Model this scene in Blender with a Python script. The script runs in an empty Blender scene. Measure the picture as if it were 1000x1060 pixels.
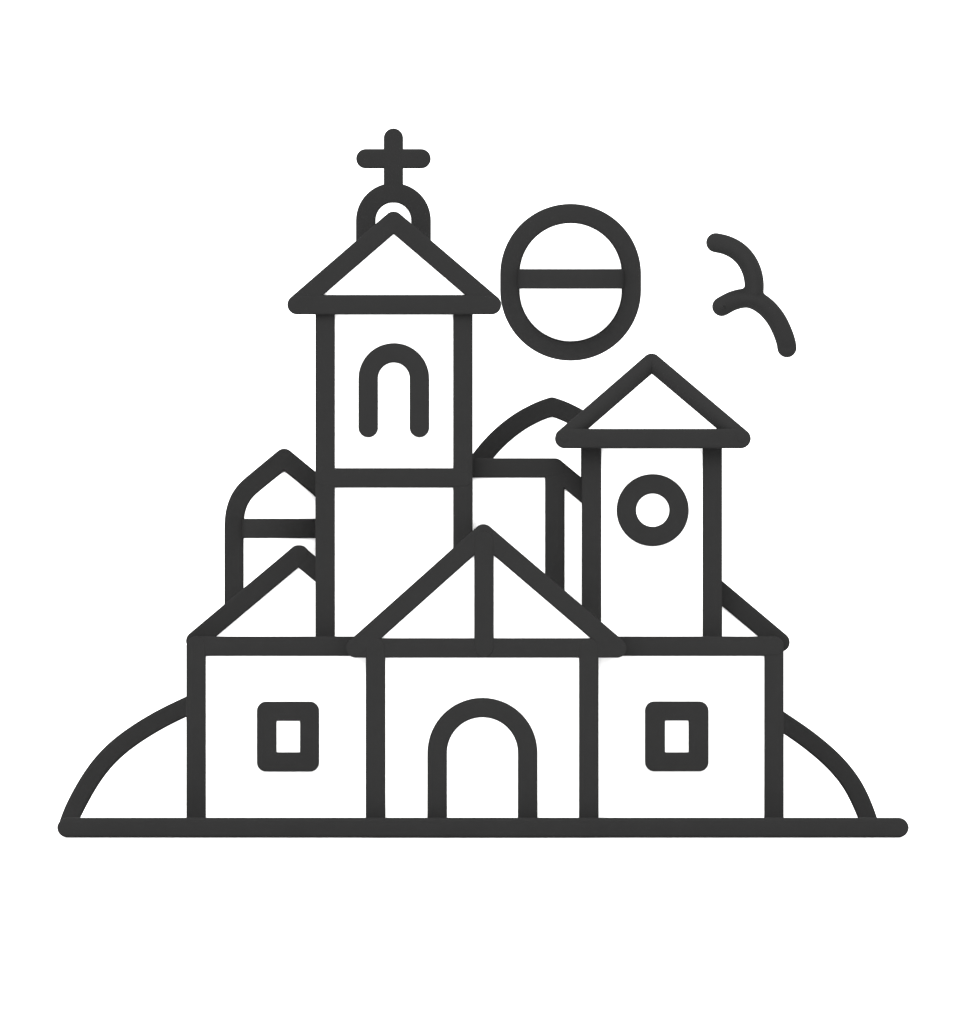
import bpy, bmesh, math
from mathutils import Vector, Matrix, noise

S = bpy.context.scene
C = S.collection
PI = math.pi

# ------------------------------------------------------------------ measures
D = 300.0            # metres from the camera to the facade line (Y = 0)
PPM = 48.0           # picture scale on the facade line, pixels per metre
EYE = 560.0          # picture row of the camera's own height
ZC = (866.5 - EYE) / PPM
R = 10.15 / PPM        # radius of the round timbers


def P(px, py, Y=0.0):
    """world point at depth Y for a measured elevation point"""
    s = (D + Y) / D
    return Vector(((px - 500.0) / PPM * s, Y, ZC + (EYE - py) / PPM * s))


# ------------------------------------------------------------------ materials
def nodes_of(name):
    m = bpy.data.materials.new(name)
    m.use_nodes = True
    nt = m.node_tree
    b = nt.nodes["Principled BSDF"]
    return m, nt, b


def surface(name, c1, c2, scale, rough, bump, spec=0.2, stretch=(1, 1, 1), courses=0.0):
    m, nt, b = nodes_of(name)
    tc = nt.nodes.new("ShaderNodeTexCoord")
    mp = nt.nodes.new("ShaderNodeMapping")
    mp.inputs["Scale"].default_value = stretch
    nz = nt.nodes.new("ShaderNodeTexNoise")
    nz.inputs["Scale"].default_value = scale
    nz.inputs["Detail"].default_value = 6
    nz.inputs["Roughness"].default_value = 0.62
    rp = nt.nodes.new("ShaderNodeValToRGB")
    rp.color_ramp.elements[0].position = 0.32
    rp.color_ramp.elements[1].position = 0.68
    rp.color_ramp.elements[0].color = (*c1, 1)
    rp.color_ramp.elements[1].color = (*c2, 1)
    bp = nt.nodes.new("ShaderNodeBump")
    bp.inputs["Strength"].default_value = bump
    bp.inputs["Distance"].default_value = 0.02
    L = nt.links.new
    L(tc.outputs["Object"], mp.inputs["Vector"])
    L(mp.outputs["Vector"], nz.inputs["Vector"])
    L(nz.outputs["Fac"], rp.inputs["Fac"])
    L(rp.outputs["Color"], b.inputs["Base Color"])
    if courses:
        wv = nt.nodes.new("ShaderNodeTexWave")
        wv.wave_type = 'BANDS'
        wv.bands_direction = 'Z'
        wv.wave_profile = 'SAW'
        wv.inputs["Scale"].default_value = courses
        wv.inputs["Distortion"].default_value = 0.3
        ad = nt.nodes.new("ShaderNodeMath")
        ad.operation = 'ADD'
        L(tc.outputs["Object"], wv.inputs["Vector"])
        L(nz.outputs["Fac"], ad.inputs[0])
        L(wv.outputs["Fac"], ad.inputs[1])
        L(ad.outputs[0], bp.inputs["Height"])
    else:
        L(nz.outputs["Fac"], bp.inputs["Height"])
    L(bp.outputs["Normal"], b.inputs["Normal"])
    b.inputs["Roughness"].default_value = rough
    b.inputs["Specular IOR Level"].default_value = spec
    return m


DK = 0.0121
plaster = surface("white_plaster", (.80, .80, .80), (.86, .86, .86), 1.6, .9, .25)
roofing = surface("white_roofing", (.80, .80, .80), (.86, .86, .86), 2.2, .85, .3, courses=1.2)
panel = surface("white_panel", (.80, .80, .80), (.85, .85, .85), 3.0, .7, .1, stretch=(6, 6, 1))
timber = surface("charcoal_timber", (DK * .97,) * 3, (DK * 1.03,) * 3, 2.0, .95, .1, spec=.02)
earth = surface("white_ground", (.82, .82, .82), (.86, .86, .86), .4, .95, .3)
feather = surface("dark_feather", (DK * .97,) * 3, (DK * 1.03,) * 3, 9.0, .95, .15, spec=.02)
globe = surface("white_globe", (.83, .83, .83), (.87, .87, .87), .7, .8, .1)


# ------------------------------------------------------------------ mesh makers
COUNT = 0


def sweep(path, r=R, closed=False, seg=28, ry=None, up=None, deep=.5):
    """bar along a path: squared with half-round ends when it lies in a facade, else round; ry gives an oval section
    (half depth along the Y axis) for paths that lie in an XZ plane"""
    global COUNT
    bm = bmesh.new()
    pts = [Vector(p) for p in path]
    n = len(pts)
    flat = ry is None and all(abs(p.y - pts[0].y) < 1e-4 for p in pts)      # a squared timber set in a facade
    hoop = up is not None and abs(up.z) > .5
    if flat or hoop:
        COUNT += 1
        sh = Vector((0, .002 * (COUNT % 13), 0)) if flat else Vector((0, 0, 0))  # no two faces in one plane
        pts = [p + sh for p in pts]
        ex = 2 / 7
    tans = []
    for i in range(n):
        if closed:
            t = pts[(i + 1) % n] - pts[i - 1]
        else:
            t = pts[min(i + 1, n - 1)] - pts[max(i - 1, 0)]
        tans.append(t.normalized())
    ref = Vector((0, 1, 0)) if abs(tans[0].y) < .9 else Vector((0, 0, 1))
    if up is not None:
        ref = up
    rings = []

    def ring(c, t, k):
        nonlocal ref
        bnrm = (ref - t * ref.dot(t)).normalized()
        nrm = t.cross(bnrm)
        ref = bnrm
        f, idx = k
        rr = r[idx] if isinstance(r, (list, tuple)) else r
        rb = rr if ry is None else (ry[idx] if isinstance(ry, (list, tuple)) else ry)
        vs = []
        for j in range(seg):
            a = 2 * PI * (j + .5) / seg
            ca, sa = math.cos(a), math.sin(a)
            if flat or hoop:
                ca = math.copysign(abs(ca) ** ex, ca)
                sa = math.copysign(abs(sa) ** ex, sa)
                u, v = (rr * f * ca, rr * deep * sa) if flat else (rr * deep * ca, rr * sa)
                vs.append(bm.verts.new(c + nrm * u + bnrm * v))
            else:
                vs.append(bm.verts.new(c + nrm * (rr * f * ca) + bnrm * (rb * f * sa)))
        rings.append(vs)

    def rad(i):
        return r[i] if isinstance(r, (list, tuple)) else r
    K = 10
    if not closed:
        for k in range(K):
            a = PI / 2 * (k + .15) / K
            ring(pts[0] - tans[0] * rad(0) * math.cos(a), tans[0], (math.sin(a), 0))
    for i in range(n):
        ring(pts[i], tans[i], (1, i))
    if not closed:
        for k in reversed(range(K)):
            a = PI / 2 * (k + .15) / K
            ring(pts[-1] + tans[-1] * rad(n - 1) * math.cos(a), tans[-1], (math.sin(a), n - 1))
    m = len(rings)
    for i in range(m if closed else m - 1):
        a, b = rings[i], rings[(i + 1) % m]
        for j in range(seg):
            bm.faces.new((a[j], a[(j + 1) % seg], b[(j + 1) % seg], b[j]))
    if not closed:
        bm.faces.new(rings[0])
        bm.faces.new(rings[-1])
    bmesh.ops.recalc_face_normals(bm, faces=bm.faces)
    return bm


def bar(a, b, r=R, deep=.5):
    a, b = Vector(a), Vector(b)
    if abs((b - a).normalized().y) > .99:               # depth-wise beams butt against the front and back ones
        a, b = a.lerp(b, r / (b - a).length), b.lerp(a, r / (b - a).length)
    return sweep([a.lerp(b, k / 6) for k in range(7)], r, deep=deep)


def prism(poly, y0, y1, bevel=0.0):
    """XZ outline extruded from Y = y0 to Y = y1"""
    bm = bmesh.new()
    f = [bm.verts.new((x, y0, z)) for x, z in poly]
    b = [bm.verts.new((x, y1, z)) for x, z in poly]
    n = len(poly)
    bm.faces.new(f)
    bm.faces.new(b[::-1])
    for i in range(n):
        bm.faces.new((f[i], b[i], b[(i + 1) % n], f[(i + 1) % n]))
    bmesh.ops.recalc_face_normals(bm, faces=bm.faces)
    if bevel:
        bmesh.ops.bevel(bm, geom=bm.edges[:], offset=bevel, segments=2, affect='EDGES', clamp_overlap=True)
    return bm


def box(x0, x1, y0, y1, z0, z1, bevel=.02):
    return prism([(x0, z0), (x1, z0), (x1, z1), (x0, z1)], y0, y1, bevel)


def lathe(profile, cx, cy, seg=64):
    """profile: (radius, z) from bottom to top, spun about a vertical axis"""
    bm = bmesh.new()
    rings = []
    for rr, z in profile:
        if rr < 1e-5:
            rings.append([bm.verts.new((cx, cy, z))])
        else:
            rings.append([bm.verts.new((cx + rr * math.cos(2 * PI * j / seg), cy + rr * math.sin(2 * PI * j / seg), z)) for j in range(seg)])
    for a, b in zip(rings, rings[1:]):
        for j in range(seg):
            k = (j + 1) % seg
            if len(a) == 1:
                bm.faces.new((a[0], b[k], b[j]))
            elif len(b) == 1:
                bm.faces.new((a[j], a[k], b[0]))
            else:
                bm.faces.new((a[j], a[k], b[k], b[j]))
    for e in (rings[0], rings[-1]):
        if len(e) > 1:
            bm.faces.new(e)
    bmesh.ops.recalc_face_normals(bm, faces=bm.faces)
    return bm


def ring_xy(cx, cy, z, rad, r=R, n=72, deep=.2):
    return sweep([(cx + rad * math.cos(2 * PI * k / n), cy + rad * math.sin(2 * PI * k / n), z) for k in range(n)], r, closed=True, up=Vector((0, 0, 1)), deep=deep)


def rounded(x0, x1, z0, z1, rad, n=8):
    out = []
    for cx, cz, a0 in ((x1 - rad, z1 - rad, 0), (x0 + rad, z1 - rad, 90), (x0 + rad, z0 + rad, 180), (x1 - rad, z0 + rad, 270)):
        for k in range(n + 1):
            a = math.radians(a0 + 90 * k / n)
            out.append((cx + rad * math.cos(a), cz + rad * math.sin(a)))
    return out


def frame_ring(outer, inner, y0, y1):
    """flat ring between two outlines with equal point counts"""
    bm = bmesh.new()
    n = len(outer)
    of = [bm.verts.new((x, y0, z)) for x, z in outer]
    inf = [bm.verts.new((x, y0, z)) for x, z in inner]
    ob = [bm.verts.new((x, y1, z)) for x, z in outer]
    ib = [bm.verts.new((x, y1, z)) for x, z in inner]
    for i in range(n):
        j = (i + 1) % n
        bm.faces.new((of[i], of[j], inf[j], inf[i]))
        bm.faces.new((ob[i], ib[i], ib[j], ob[j]))
        bm.faces.new((of[i], ob[i], ob[j], of[j]))
        bm.faces.new((inf[i], inf[j], ib[j], ib[i]))
    bmesh.ops.recalc_face_normals(bm, faces=bm.faces)
    return bm


def arch_path(cx, cy_px, rad, foot_px, Y, n=36):
    """upright arch: legs down to row foot_px, half circle of rad pixels about (cx, cy_px)"""
    pts = [P(cx - rad, foot_px + (cy_px - foot_px) * k / 4, Y) for k in range(4)]
    pts += [P(cx - rad * math.cos(PI * k / n), cy_px - rad * math.sin(PI * k / n), Y) for k in range(n + 1)]
    pts += [P(cx + rad, cy_px + (foot_px - cy_px) * k / 4, Y) for k in range(1, 5)]
    return pts


def inset(prof, d):
    """lathe or ridge profile moved inwards by d along its normals"""
    out = []
    n = len(prof)
    for i in range(n):
        a, b = Vector(prof[max(i - 1, 0)]), Vector(prof[min(i + 1, n - 1)])
        t = (b - a).normalized()
        out.append((prof[i][0] - t.y * d, prof[i][1] + t.x * d))
    return out


def close_top(prof):
    """carry the last slope of a profile on to the axis"""
    p = [q for q in prof if q[0] > .03]
    (a, b), (c, d) = p[-2], p[-1]
    return p + [(0, d + (d - b) / max(a - c, 1e-6) * c)]


# ------------------------------------------------------------------ object makers
def tag(o, label=None, cat=None, group=None, kind=None):
    for k, v in (("label", label), ("category", cat), ("group", group), ("kind", kind)):
        if v:
            o[k] = v
    return o


def thing(name, loc, label, cat, group=None):
    o = bpy.data.objects.new(name, None)
    C.objects.link(o)
    o.location = loc
    o.empty_display_size = .3
    W[o.name] = Vector(loc)
    return tag(o, label, cat, group)


W = {}


def obj(name, bm, mat, parent=None, smooth=True, loc=None):
    base = W[parent.name] if parent else Vector(loc or (0, 0, 0))
    bmesh.ops.translate(bm, verts=bm.verts, vec=-base)
    me = bpy.data.meshes.new(name)
    bm.to_mesh(me)
    bm.free()
    me.materials.append(mat)
    if smooth:
        me.shade_smooth()
    o = bpy.data.objects.new(name, me)
    C.objects.link(o)
    if parent:
        o.parent = parent
    else:
        o.location = base
    W[o.name] = base
    return o


# ------------------------------------------------------------------ ground, kerb, hill
bm = bmesh.new()
xs = [-6000, -1500, -300, -60, -25, -12, 0, 12, 25, 60, 300, 1500, 6000]
ys = [-700, -350, -200, -100, -40, -10, 10, 40, 100, 400, 1500, 6000]
vg = [[bm.verts.new((x, y, 0)) for x in xs] for y in ys]
for j in range(len(ys) - 1):
    for i in range(len(xs) - 1):
        bm.faces.new((vg[j][i], vg[j][i + 1], vg[j + 1][i + 1], vg[j + 1][i]))
tag(obj("ground", bm, earth, smooth=False), kind="structure")

KY = -.85
k0, k1 = P(69.7, 856.7, KY), P(930.3, 856.7, KY)
tag(obj("kerb", bar(k0, k1, R, 1.0), timber, loc=(0, KY, 0)), kind="structure")

# one low hill behind the whole group; its crest carries a low dark wall
HY, HD = 11.5, 4.5
crest = [(69.5, 858), (74, 844), (82.5, 826), (96, 803), (112, 783), (133, 765), (163, 746), (193, 731.5), (228, 717), (290, 704), (380, 697), (480, 694),
         (580, 696), (680, 703), (740, 714), (775, 726), (801, 741.5), (811, 748), (829, 760), (846, 773), (863, 788), (878, 805.5), (889, 824), (898, 847), (901, 858)]


def smoothpath(p, sub=6):
    out = []
    for i in range(len(p) - 1):
        a, b, c, d = p[max(i - 1, 0)], p[i], p[i + 1], p[min(i + 2, len(p) - 1)]
        for k in range(sub):
            t = k / sub
            out.append(tuple(.5 * (2 * b[q] + (c[q] - a[q]) * t + (2 * a[q] - 5 * b[q] + 4 * c[q] - d[q]) * t * t + (3 * b[q] - a[q] - 3 * c[q] + d[q]) * t ** 3) for q in range(len(b))))
    out.append(tuple(p[-1]))
    return out


cp = smoothpath(crest)
for _ in range(14):
    cp = [cp[0]] + [tuple((a[q] + 2 * b[q] + c[q]) / 4 for q in (0, 1)) for a, b, c in zip(cp, cp[1:], cp[2:])] + [cp[-1]]
cp = [P(x, y, HY) for x, y in cp]
bm = bmesh.new()
rows = []
M = 28
low = inset([(p.x, p.z) for p in cp], -.98 * R)
for q in low:
    p = Vector((q[0], HY, q[1]))
    row = []
    for j in range(M + 1):
        u = -1 + 2 * j / M
        f = math.cos(u * PI / 2) ** 1.2 if abs(u) < 1 else 0
        h = max(p.z, 0) * f
        h += .12 * noise.noise(Vector((p.x * .7, u * 3, 1.3))) * (1 - (1 - abs(u)) ** 6) * f * min(max(p.z, 0), 1) * abs(u)
        row.append(bm.verts.new((p.x, HY + u * HD, h - .02)))
    rows.append(row)
for a, b in zip(rows, rows[1:]):
    for j in range(M):
        bm.faces.new((a[j], b[j], b[j + 1], a[j + 1]))
bmesh.ops.recalc_face_normals(bm, faces=bm.faces)
hill = tag(obj("hill", bm, earth, loc=(0, HY, 0)), kind="structure")
obj("crest_wall", sweep(cp, deep=1.0), timber, hill)


# ------------------------------------------------------------------ house pieces
def gable_roof(t, apex, fl, fr, y0, y1, name="roof"):
    """gable facing the viewer at y0 with a ridge running back to y1"""
    a, l, r = P(*apex, y0), P(*fl, y0), P(*fr, y0)
    up = Vector((0, 0, .05))
    lift = Vector((0, 0, .06 if l.z > ZC else 0))        # rear trusses sit a touch higher
    tri = [(l.x, l.z), (r.x, r.z), (a.x, a.z)]
    obj("gable_wall", prism(tri, y0, y0 + .2), plaster, t, False)
    rf = obj(name, prism(tri, y0 + .2, y1), roofing, t, False)
    for p in (l, r):
        obj("rafter", bar(p, a), timber, t)
        obj("rafter", bar(Vector((p.x, y1, p.z)) + lift, Vector((a.x, y1, a.z)), .9 * R), timber, t)
        obj("side_beam", bar(p + up, Vector((p.x, y1, p.z)) + up, .75 * R), timber, t)
    obj("ridge_beam", bar(a, (a.x, y1, a.z)), timber, t)
    return a, l, r


def wall_posts(t, x0, x1, y0, y1, z0, z1, sides="lr"):
    for s, x in (("l", x0), ("r", x1)):
        if s in sides:
            obj("corner_post", bar((x, y0, z0), (x, y0, z1)), timber, t)
            obj("corner_post", bar((x, y1, z0), (x, y1, z1)), timber, t)


def square_window(t, ox0, ox1, oy0, oy1, ix0, ix1, iy0, iy1, Y):
    o0, o1 = P(ox0 - .4, oy1 + .4, Y), P(ox1 + .4, oy0 - .4, Y)
    i0, i1 = P(ix0 + .4, iy1 - .4, Y), P(ix1 - .4, iy0 + .4, Y)
    w = obj("window", box(i0.x - .03, i1.x + .03, Y - .05, Y + .02, i0.z - .03, i1.z + .03, .005), panel, t, False)
    bm = frame_ring(rounded(o0.x, o1.x, o0.z, o1.z, 9.5 / PPM), rounded(i0.x, i1.x, i0.z, i1.z, .012), Y - .09, Y - .002)
    obj("frame", bm, timber, w, False)


# ---- middle gabled house with the arched door
Y0, Y1 = -.5, 4.0
t = thing("gabled_house", (P(499, 0, 0).x, 1.5, 0),
          "middle white house with a tall front gable, a king post and an arched doorway", "house")
wl, wr = P(388.8, 670.7, Y0), P(609.5, 670.7, Y0)
obj("wall", box(wl.x, wr.x, Y0, Y1, 0, wl.z), plaster, t, False)
wall_posts(t, wl.x, wr.x, Y0, Y1, .27, wl.z)
a, l, r = gable_roof(t, (500.6, 552.7), (368.5, 670.7), (638.5, 670.7), Y0, Y1)
obj("tie_beam", bar(l, r), timber, t)
obj("tie_beam", bar((l.x, Y1, l.z), (r.x, Y1, r.z)), timber, t)
obj("king_post", bar(P(501, 560, Y0), P(501, 670, Y0)), timber, t)
dp = arch_path(499.4, 779.2, 46.8, 853.5, Y0)
d = obj("door", prism([(dp[0].x, .004)] + [(p.x, p.z) for p in dp] + [(dp[-1].x, .004)], Y0 - .05, Y0 + .02), panel, t, False)
obj("door_frame", sweep(dp), timber, d)


# ---- the two side houses
def side_house(label, x_out, x_in, apex, f_out, f_in, win, group):
    y0, y1 = 0.0, 3.4
    xa, xb = min(x_out, x_in), max(x_out, x_in)
    A, B = P(xa, 668.9, y0), P(xb, 668.9, y0)
    t = thing("side_house", ((A.x + B.x) / 2, 2, 0), label, "house", group)
    obj("wall", box(A.x, B.x, y0, y1, 0, A.z), plaster, t, False)
    xo = P(x_out, 0, y0).x
    wall_posts(t, xo, xo, y0, y1, .27, A.z, "l")
    gable_roof(t, apex, f_out, f_in, 1.2, y1)
    fo = P(x_out, 668.9, y0)
    fi = P(x_in, 668.9, y0)
    obj("eave_beam", bar(fo, fi), timber, t)
    obj("eave_beam", bar((fo.x, y1, fo.z), (fi.x, y1, fi.z)), timber, t)
    obj("eave_beam", bar(fo, (fo.x, y1, fo.z)), timber, t)
    square_window(t, *win, y0)
    return t


side_house("left side house in front of the round turret, one square dark-framed window",
           203, 387, (309, 574.4), (202.6, 663.5), (416, 663.5), (266.4, 330, 726.6, 798.3, 286, 311, 745.8, 779), "side houses flanking the middle house")
side_house("right side house below the porthole tower, one square dark-framed window",
           801.2, 611, (699, 573.5), (807.5, 664.8), (592, 664.8), (668, 733, 726.4, 798, 688, 713, 745.5, 779), "side houses flanking the middle house")


# ---- bell tower
TY0, TY1 = 0.5, 3.5
A, B = P(336.6, 315.6, TY0), P(479.2, 315.6, TY0)
t = thing("bell_tower", ((A.x + B.x) / 2, 2, 0), "tallest white tower with arched window, pitched roof and domed cupola carrying a cross", "tower")
obj("wall", box(A.x, B.x, TY0, TY1, 0, A.z), plaster, t, False)
wall_posts(t, A.x, B.x, TY0, TY1, .3, A.z)
a, l, r = gable_roof(t, (407.5, 229), (307.6, 315.4), (508.8, 315.4), TY0 - .15, TY1 + .15)
obj("eave_beam", bar(l, r), timber, t)
obj("eave_beam", bar((l.x, TY1 + .15, l.z + .06), (r.x, TY1 + .15, r.z + .06), .8 * R), timber, t)
z = P(0, 494.7, TY0).z
obj("band", bar((A.x, TY0, z), (B.x, TY0, z)), timber, t)
for x in (A.x, B.x):
    obj("band", bar((x, TY0, z), (x, TY1, z)), timber, t)
obj("band", bar((A.x, TY1, z), (B.x, TY1, z)), timber, t)
wp = arch_path(407.7, 391.8, 26.5, 442.6, TY0)
w = obj("window", prism([(p.x, p.z) for p in wp], TY0 - .04, TY0 + .02), panel, t, False)
obj("window_frame", sweep(wp), timber, w)
CY = 2.0
cc = P(407.3, 228.3, CY)
cr = 28.8 / PPM
ci = cr - .98 * R
prof = [(ci, P(0, 285, CY).z), (ci, cc.z)] + [(ci * math.cos(PI / 2 * k / 16), cc.z + ci * math.sin(PI / 2 * k / 16)) for k in range(1, 17)]
cu = obj("cupola", lathe(prof, cc.x, CY), plaster, t)
obj("arch_band", sweep(arch_path(407.3, 228.3, 28.8, 262, CY)), timber, cu)
cx = obj("cross", bar(P(407.3, 143, CY), P(407.3, 200, CY)), timber, t)
obj("crossbar", bar(P(378.7, 164.3, CY), P(435.9, 164.3, CY)), timber, cx)

# ---- square tower with the round window
SY0, SY1 = 0.5, 3.1
A, B = P(612.3, 454, SY0), P(737.4, 454, SY0)
mx, my = (A.x + B.x) / 2, (SY0 + SY1) / 2
t = thing("square_tower", (mx, my, 0), "shorter white tower with a round porthole window and a pointed roof", "tower")
obj("wall", box(A.x, B.x, SY0, SY1, 0, A.z), plaster, t, False)
wall_posts(t, A.x, B.x, SY0, SY1, .3, A.z)
el, er, ap = P(584.6, 454, SY0 - .4), P(767, 454, SY0 - .4), P(674.6, 375.9, my)
yb = SY1 + .4
cn = [Vector((el.x, el.y, el.z)), Vector((er.x, er.y, er.z)), Vector((er.x, yb, er.z + .05)), Vector((el.x, yb, el.z + .05))]
bm = bmesh.new()
vb = [bm.verts.new(c) for c in cn]
va = bm.verts.new(ap)
bm.faces.new(vb[::-1])
for i in range(4):
    bm.faces.new((vb[i], vb[(i + 1) % 4], va))
bmesh.ops.recalc_face_normals(bm, faces=bm.faces)
rf = obj("roof", bm, roofing, t, False)
for i in range(4):
    obj("hip_beam", bar(cn[i], ap, R if i < 2 else .9 * R), timber, rf)
    obj("eave_beam", bar(cn[i], cn[(i + 1) % 4], R if i == 0 else .85 * R, 1.0 if i == 0 else .5), timber, rf)
wc = P(675.6, 528.1, SY0)
rw = 27.3 / PPM
circ = [(wc.x + rw * math.cos(2 * PI * k / 64), wc.z + rw * math.sin(2 * PI * k / 64)) for k in range(64)]
w = obj("round_window", prism(circ, SY0 - .04, SY0 + .02), panel, t, False)
obj("window_frame", sweep([(x, SY0, z) for x, z in circ], closed=True), timber, w)

# ---- round turret at the back left
UY = 3.5
uc = P(294.2, 547, UY)
ur = (294.2 - 242.3) / PPM * (D + UY) / D
half = [(242.3, 866), (242.3, 760), (242.3, 640), (242.3, 580), (242.3, 556), (242.5, 541), (244, 529), (248, 517.5), (254.5, 508), (262, 501), (272.5, 492.3), (283.5, 483.2), (294.2, 474.4)]
hp = smoothpath(half[3:10], 4)
left = half[:3] + hp + half[10:]
t = thing("round_turret", (uc.x, UY, 0), "small white turret behind the left side house, pointed cap above a dark band", "turret")
IN = .98 * R
body = [((294.2 - x) / PPM * (D + UY) / D, max(P(0, y, UY).z, 0)) for x, y in left]
body = [(max(a, 0), b) for a, b in inset(body, IN)]
kb = next(i for i, (x, y) in enumerate(left) if y < 547)
zb = uc.z
obj("wall", lathe([(body[0][0], 0)] + body[1:kb] + [(ur - IN, zb)], uc.x, UY), plaster, t)
cap = obj("cap", lathe([(ur - IN, zb)] + close_top(body[kb:]), uc.x, UY), roofing, t)
for s in (-1, 1):
    obj("arch_band", sweep([P(294.2 + s * (294.2 - x), min(y, 860), UY) for x, y in left]), timber, t)
obj("band", ring_xy(uc.x, UY, zb, ur - .95 * R), timber, t)

# ---- flat-topped hall with a lean-to, at the back between the towers
HY0, HY1 = 1.0, 6.0
A, B = P(480, 484.4, HY0), P(574.3, 484.4, HY0)
E = P(612.3, 516, HY0)
t = thing("back_hall", ((A.x + E.x) / 2, 3.5, 0), "white hall behind the middle gable, between the towers, flat top sloping down rightward", "building")
obj("wall", box(A.x, B.x, HY0, HY1, 0, A.z), plaster, t, False)
obj("lean_to", prism([(B.x, 0), (E.x, 0), (E.x, E.z), (B.x, B.z)], HY0, HY1), plaster, t, False)
for y in (HY0, HY1):
    obj("eave_beam", bar((A.x, y, A.z), (B.x, y, B.z)), timber, t)
    obj("rafter", bar((B.x, y, B.z), (E.x, y, E.z)), timber, t)
    obj("corner_post", bar((B.x, y, .3), (B.x, y, B.z)), timber, t)
    obj("corner_post", bar((E.x, y, .3), (E.x, y, E.z)), timber, t)
obj("eave_beam", bar((B.x, HY0, B.z), (B.x, HY1, B.z)), timber, t)
obj("eave_beam", bar((E.x, HY0, E.z), (E.x, HY1, E.z)), timber, t)

# ---- domed rotunda behind the hall
RY = 8.2
half = [(487, 491), (491, 484.5), (500, 472), (509, 461.3), (518.5, 451.8), (529, 443), (540.5, 435), (552, 428.7), (562, 424.2), (571.3, 421)]
left = smoothpath(half, 4)
rc = P(571.3, 491, RY)
rr = (571.3 - 487) / PPM * (D + RY) / D
t = thing("domed_rotunda", (rc.x, RY, 0), "white pointed dome with dark rim, half hidden behind the porthole tower's roof", "dome")
prof = [(max(q, 0), z) for q, z in inset([((571.3 - x) / PPM * (D + RY) / D, P(0, y, RY).z) for x, y in left], .98 * R)]
obj("drum", lathe([(rr - .98 * R, 0), (rr - .98 * R, rc.z)], rc.x, RY), plaster, t)
obj("dome", lathe(close_top(prof), rc.x, RY), roofing, t)
for s in (-1, 1):
    obj("arch_band", sweep([P(571.3 + s * (571.3 - x), y, RY) for x, y in left]), timber, t)

# ------------------------------------------------------------------ sun and bird
NY = 40.0
nc = P(590.7, 292.2, NY)
ns = (D + NY) / D / PPM
nr, nh = 62.9 * ns, 8.2 * ns
t = thing("sun", nc, "pale round sun with thick dark rim and a dark bar across it", "sun")
pr = [(nr * math.cos(a), -nh + nr * math.sin(a)) for a in [-PI / 2 + PI / 2 * k / 24 for k in range(25)]]
pr += [(nr * math.cos(a), nh + nr * math.sin(a)) for a in [PI / 2 * k / 24 for k in range(25)]]
pr[0] = (0, pr[0][1])
pr[-1] = (0, pr[-1][1])
gl = [(max(q, 0), z) for q, z in inset(pr, .98 * 10.15 * ns)]
gl[0], gl[-1] = (0, gl[0][1]), (0, gl[-1][1])
obj("globe", lathe([(q, nc.z + z) for q, z in gl], nc.x, NY, 96), globe, t)
loop = [(nc.x + q, NY, nc.z + z) for q, z in pr[1:]] + [(nc.x - q, NY, nc.z + z) for q, z in pr[::-1][1:]]
obj("rim", sweep(loop, 10.15 * ns, closed=True, up=Vector((0, 1, 0))), timber, t)
bm = ring_xy(nc.x, NY, P(0, 288.6, NY).z, nr - 9.6 * ns, 10.15 * ns, 96)
for v in bm.verts:                                        # the band leans forward by about a degree
    v.co.z += (v.co.y - NY) * .02
obj("bar", bm, timber, t)

BY = -60.0
bs = (D + BY) / D / PPM
w1 = smoothpath([(741, 251.2), (752, 253.8), (763, 259.5), (772, 268.5), (778, 280), (780.6, 292), (780.5, 303)], 4)
w2 = smoothpath([(747.2, 317.3), (759, 311.2), (772, 308.6), (783, 311.3), (794, 319), (803.5, 330.5), (810, 343.5), (813.6, 354), (814.6, 360)], 4)
src = bmesh.new()


def addto(dst, bm):
    me = bpy.data.meshes.new("scratch")
    bm.to_mesh(me)
    bm.free()
    dst.from_mesh(me)
    bpy.data.meshes.remove(me)


def chord(n, f):
    return [bs * 10.15 * f(i / (n - 1)) for i in range(n)]


rb = 10.15 * bs
addto(src, sweep([P(x, y, BY) for x, y in w1], rb, ry=chord(len(w1), lambda u: 1.0 + 1.5 * math.sin(min(u * 1.9, 1.57)))))
addto(src, sweep([P(x, y, BY) for x, y in w2], rb, ry=chord(len(w2), lambda u: 1.0 + 1.5 * math.sin(min((1 - u) * 2.1, 1.57)) * min(1, .25 + u * 2.2))))
jo = P(777, 309, BY)
addto(src, sweep([jo, jo + Vector((0, .25, 0)), jo + Vector((0, .5, 0)), jo + Vector((0, .75, 0))], [rb * .95, rb * .8, rb * .6, rb * .45]))
hd = P(748, 317, BY)
addto(src, sweep([hd, hd + Vector((0, -.12, 0)), hd + Vector((0, -.22, -.01)), hd + Vector((0, -.32, -.02))], [rb * .95, rb * .75, rb * .3, rb * .12]))
loc = P(779, 306, BY)
bird = obj("bird", src, feather, loc=loc)
rm = bird.modifiers.new("join", 'REMESH')
rm.mode = 'VOXEL'
rm.voxel_size = .022
rm.use_smooth_shade = True
dg = bpy.context.evaluated_depsgraph_get()
me = bpy.data.meshes.new_from_object(bird.evaluated_get(dg))
bird.modifiers.clear()
bird.data = me
me.name = "bird"
me.shade_smooth()
tag(bird, "dark bird banking in the sky at right, both curved wings spread", "bird")

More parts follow.
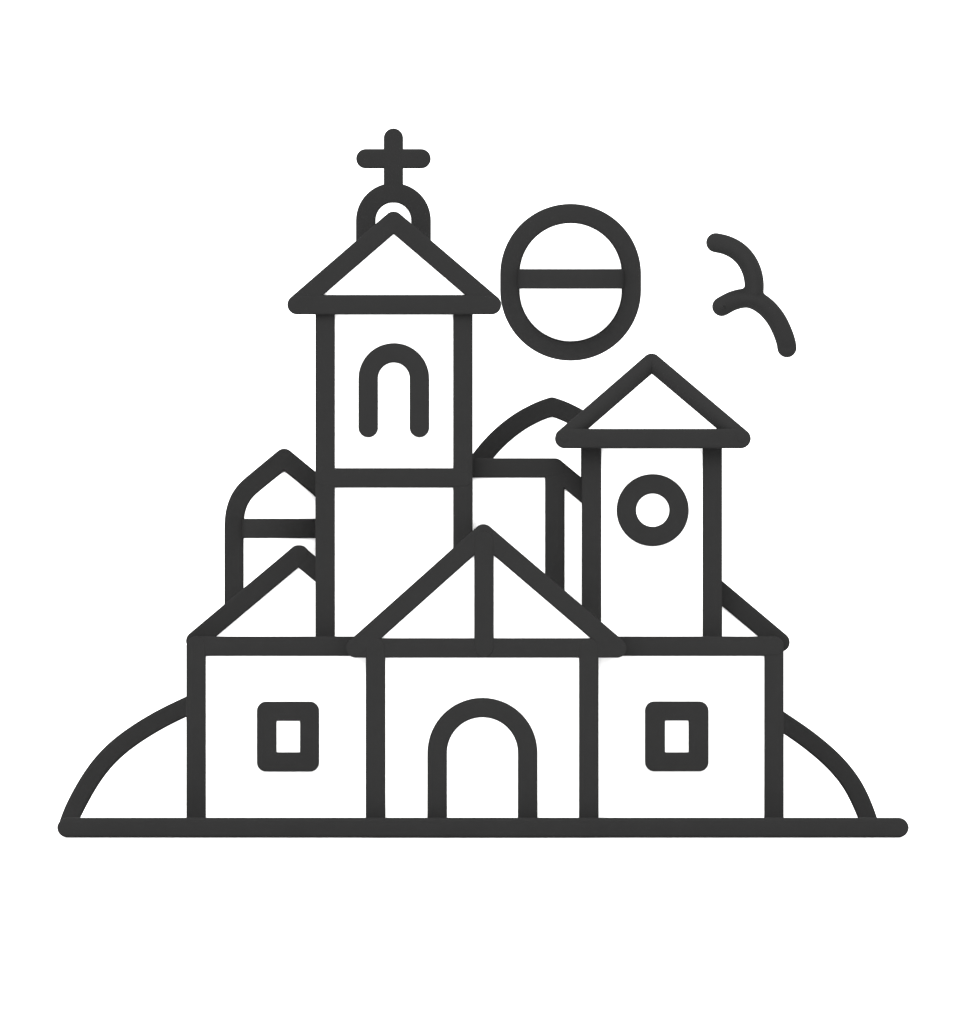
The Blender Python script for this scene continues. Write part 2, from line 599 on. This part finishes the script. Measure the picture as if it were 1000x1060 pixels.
# ------------------------------------------------------------------ light
SUN_EL, SUN_AZ = math.radians(35), math.radians(192)     # sun behind the camera
w = bpy.data.worlds.new("World")
S.world = w
w.use_nodes = True
nt = w.node_tree
bg = nt.nodes["Background"]
sk = nt.nodes.new("ShaderNodeTexSky")
sk.sky_type = 'NISHITA'
sk.sun_disc = False
sk.sun_elevation = SUN_EL
sk.sun_rotation = SUN_AZ
sk.air_density = 1.0
sk.dust_density = 4.0
hs = nt.nodes.new("ShaderNodeHueSaturation")             # overcast: cloud takes the blue out
hs.inputs["Saturation"].default_value = .03
nt.links.new(sk.outputs["Color"], hs.inputs["Color"])
mx = nt.nodes.new("ShaderNodeMix")                      # even white cloud deck over that sky
mx.data_type = 'RGBA'
mx.inputs["Factor"].default_value = .93
for sock in mx.inputs:
    if sock.type == 'RGBA' and sock.name == 'A':
        nt.links.new(hs.outputs["Color"], sock)
    if sock.type == 'RGBA' and sock.name == 'B':
        sock.default_value = (4.2, 4.2, 4.2, 1)
for sock in mx.outputs:
    if sock.type == 'RGBA':
        nt.links.new(sock, bg.inputs["Color"])
bg.inputs["Strength"].default_value = .15
ld = bpy.data.lights.new("sun_lamp", 'SUN')
ld.energy = .5
ld.angle = math.radians(40)
ld.color = (1, .985, .97)
lo = bpy.data.objects.new("sun_lamp", ld)
C.objects.link(lo)
sd = Vector((math.sin(SUN_AZ) * math.cos(SUN_EL), math.cos(SUN_AZ) * math.cos(SUN_EL), math.sin(SUN_EL)))
lo.rotation_euler = sd.to_track_quat('Z', 'Y').to_euler()

# ------------------------------------------------------------------ camera
cd = bpy.data.cameras.new("camera")
cam = bpy.data.objects.new("camera", cd)
C.objects.link(cam)
cam.location = (0, -D, ZC)
cam.rotation_euler = (PI / 2, 0, 0)
cd.sensor_fit = 'VERTICAL'
cd.sensor_height = 24
cd.lens = 24 * D / (1060 / PPM)
cd.shift_y = (EYE - 530) / 1060
cd.clip_start = 1
cd.clip_end = 20000
S.camera = cam

S.view_settings.view_transform = 'Standard'
S.view_settings.look = 'None'
S.view_settings.gamma = 1
S.view_settings.use_curve_mapping = False
S.view_settings.exposure = 2.1
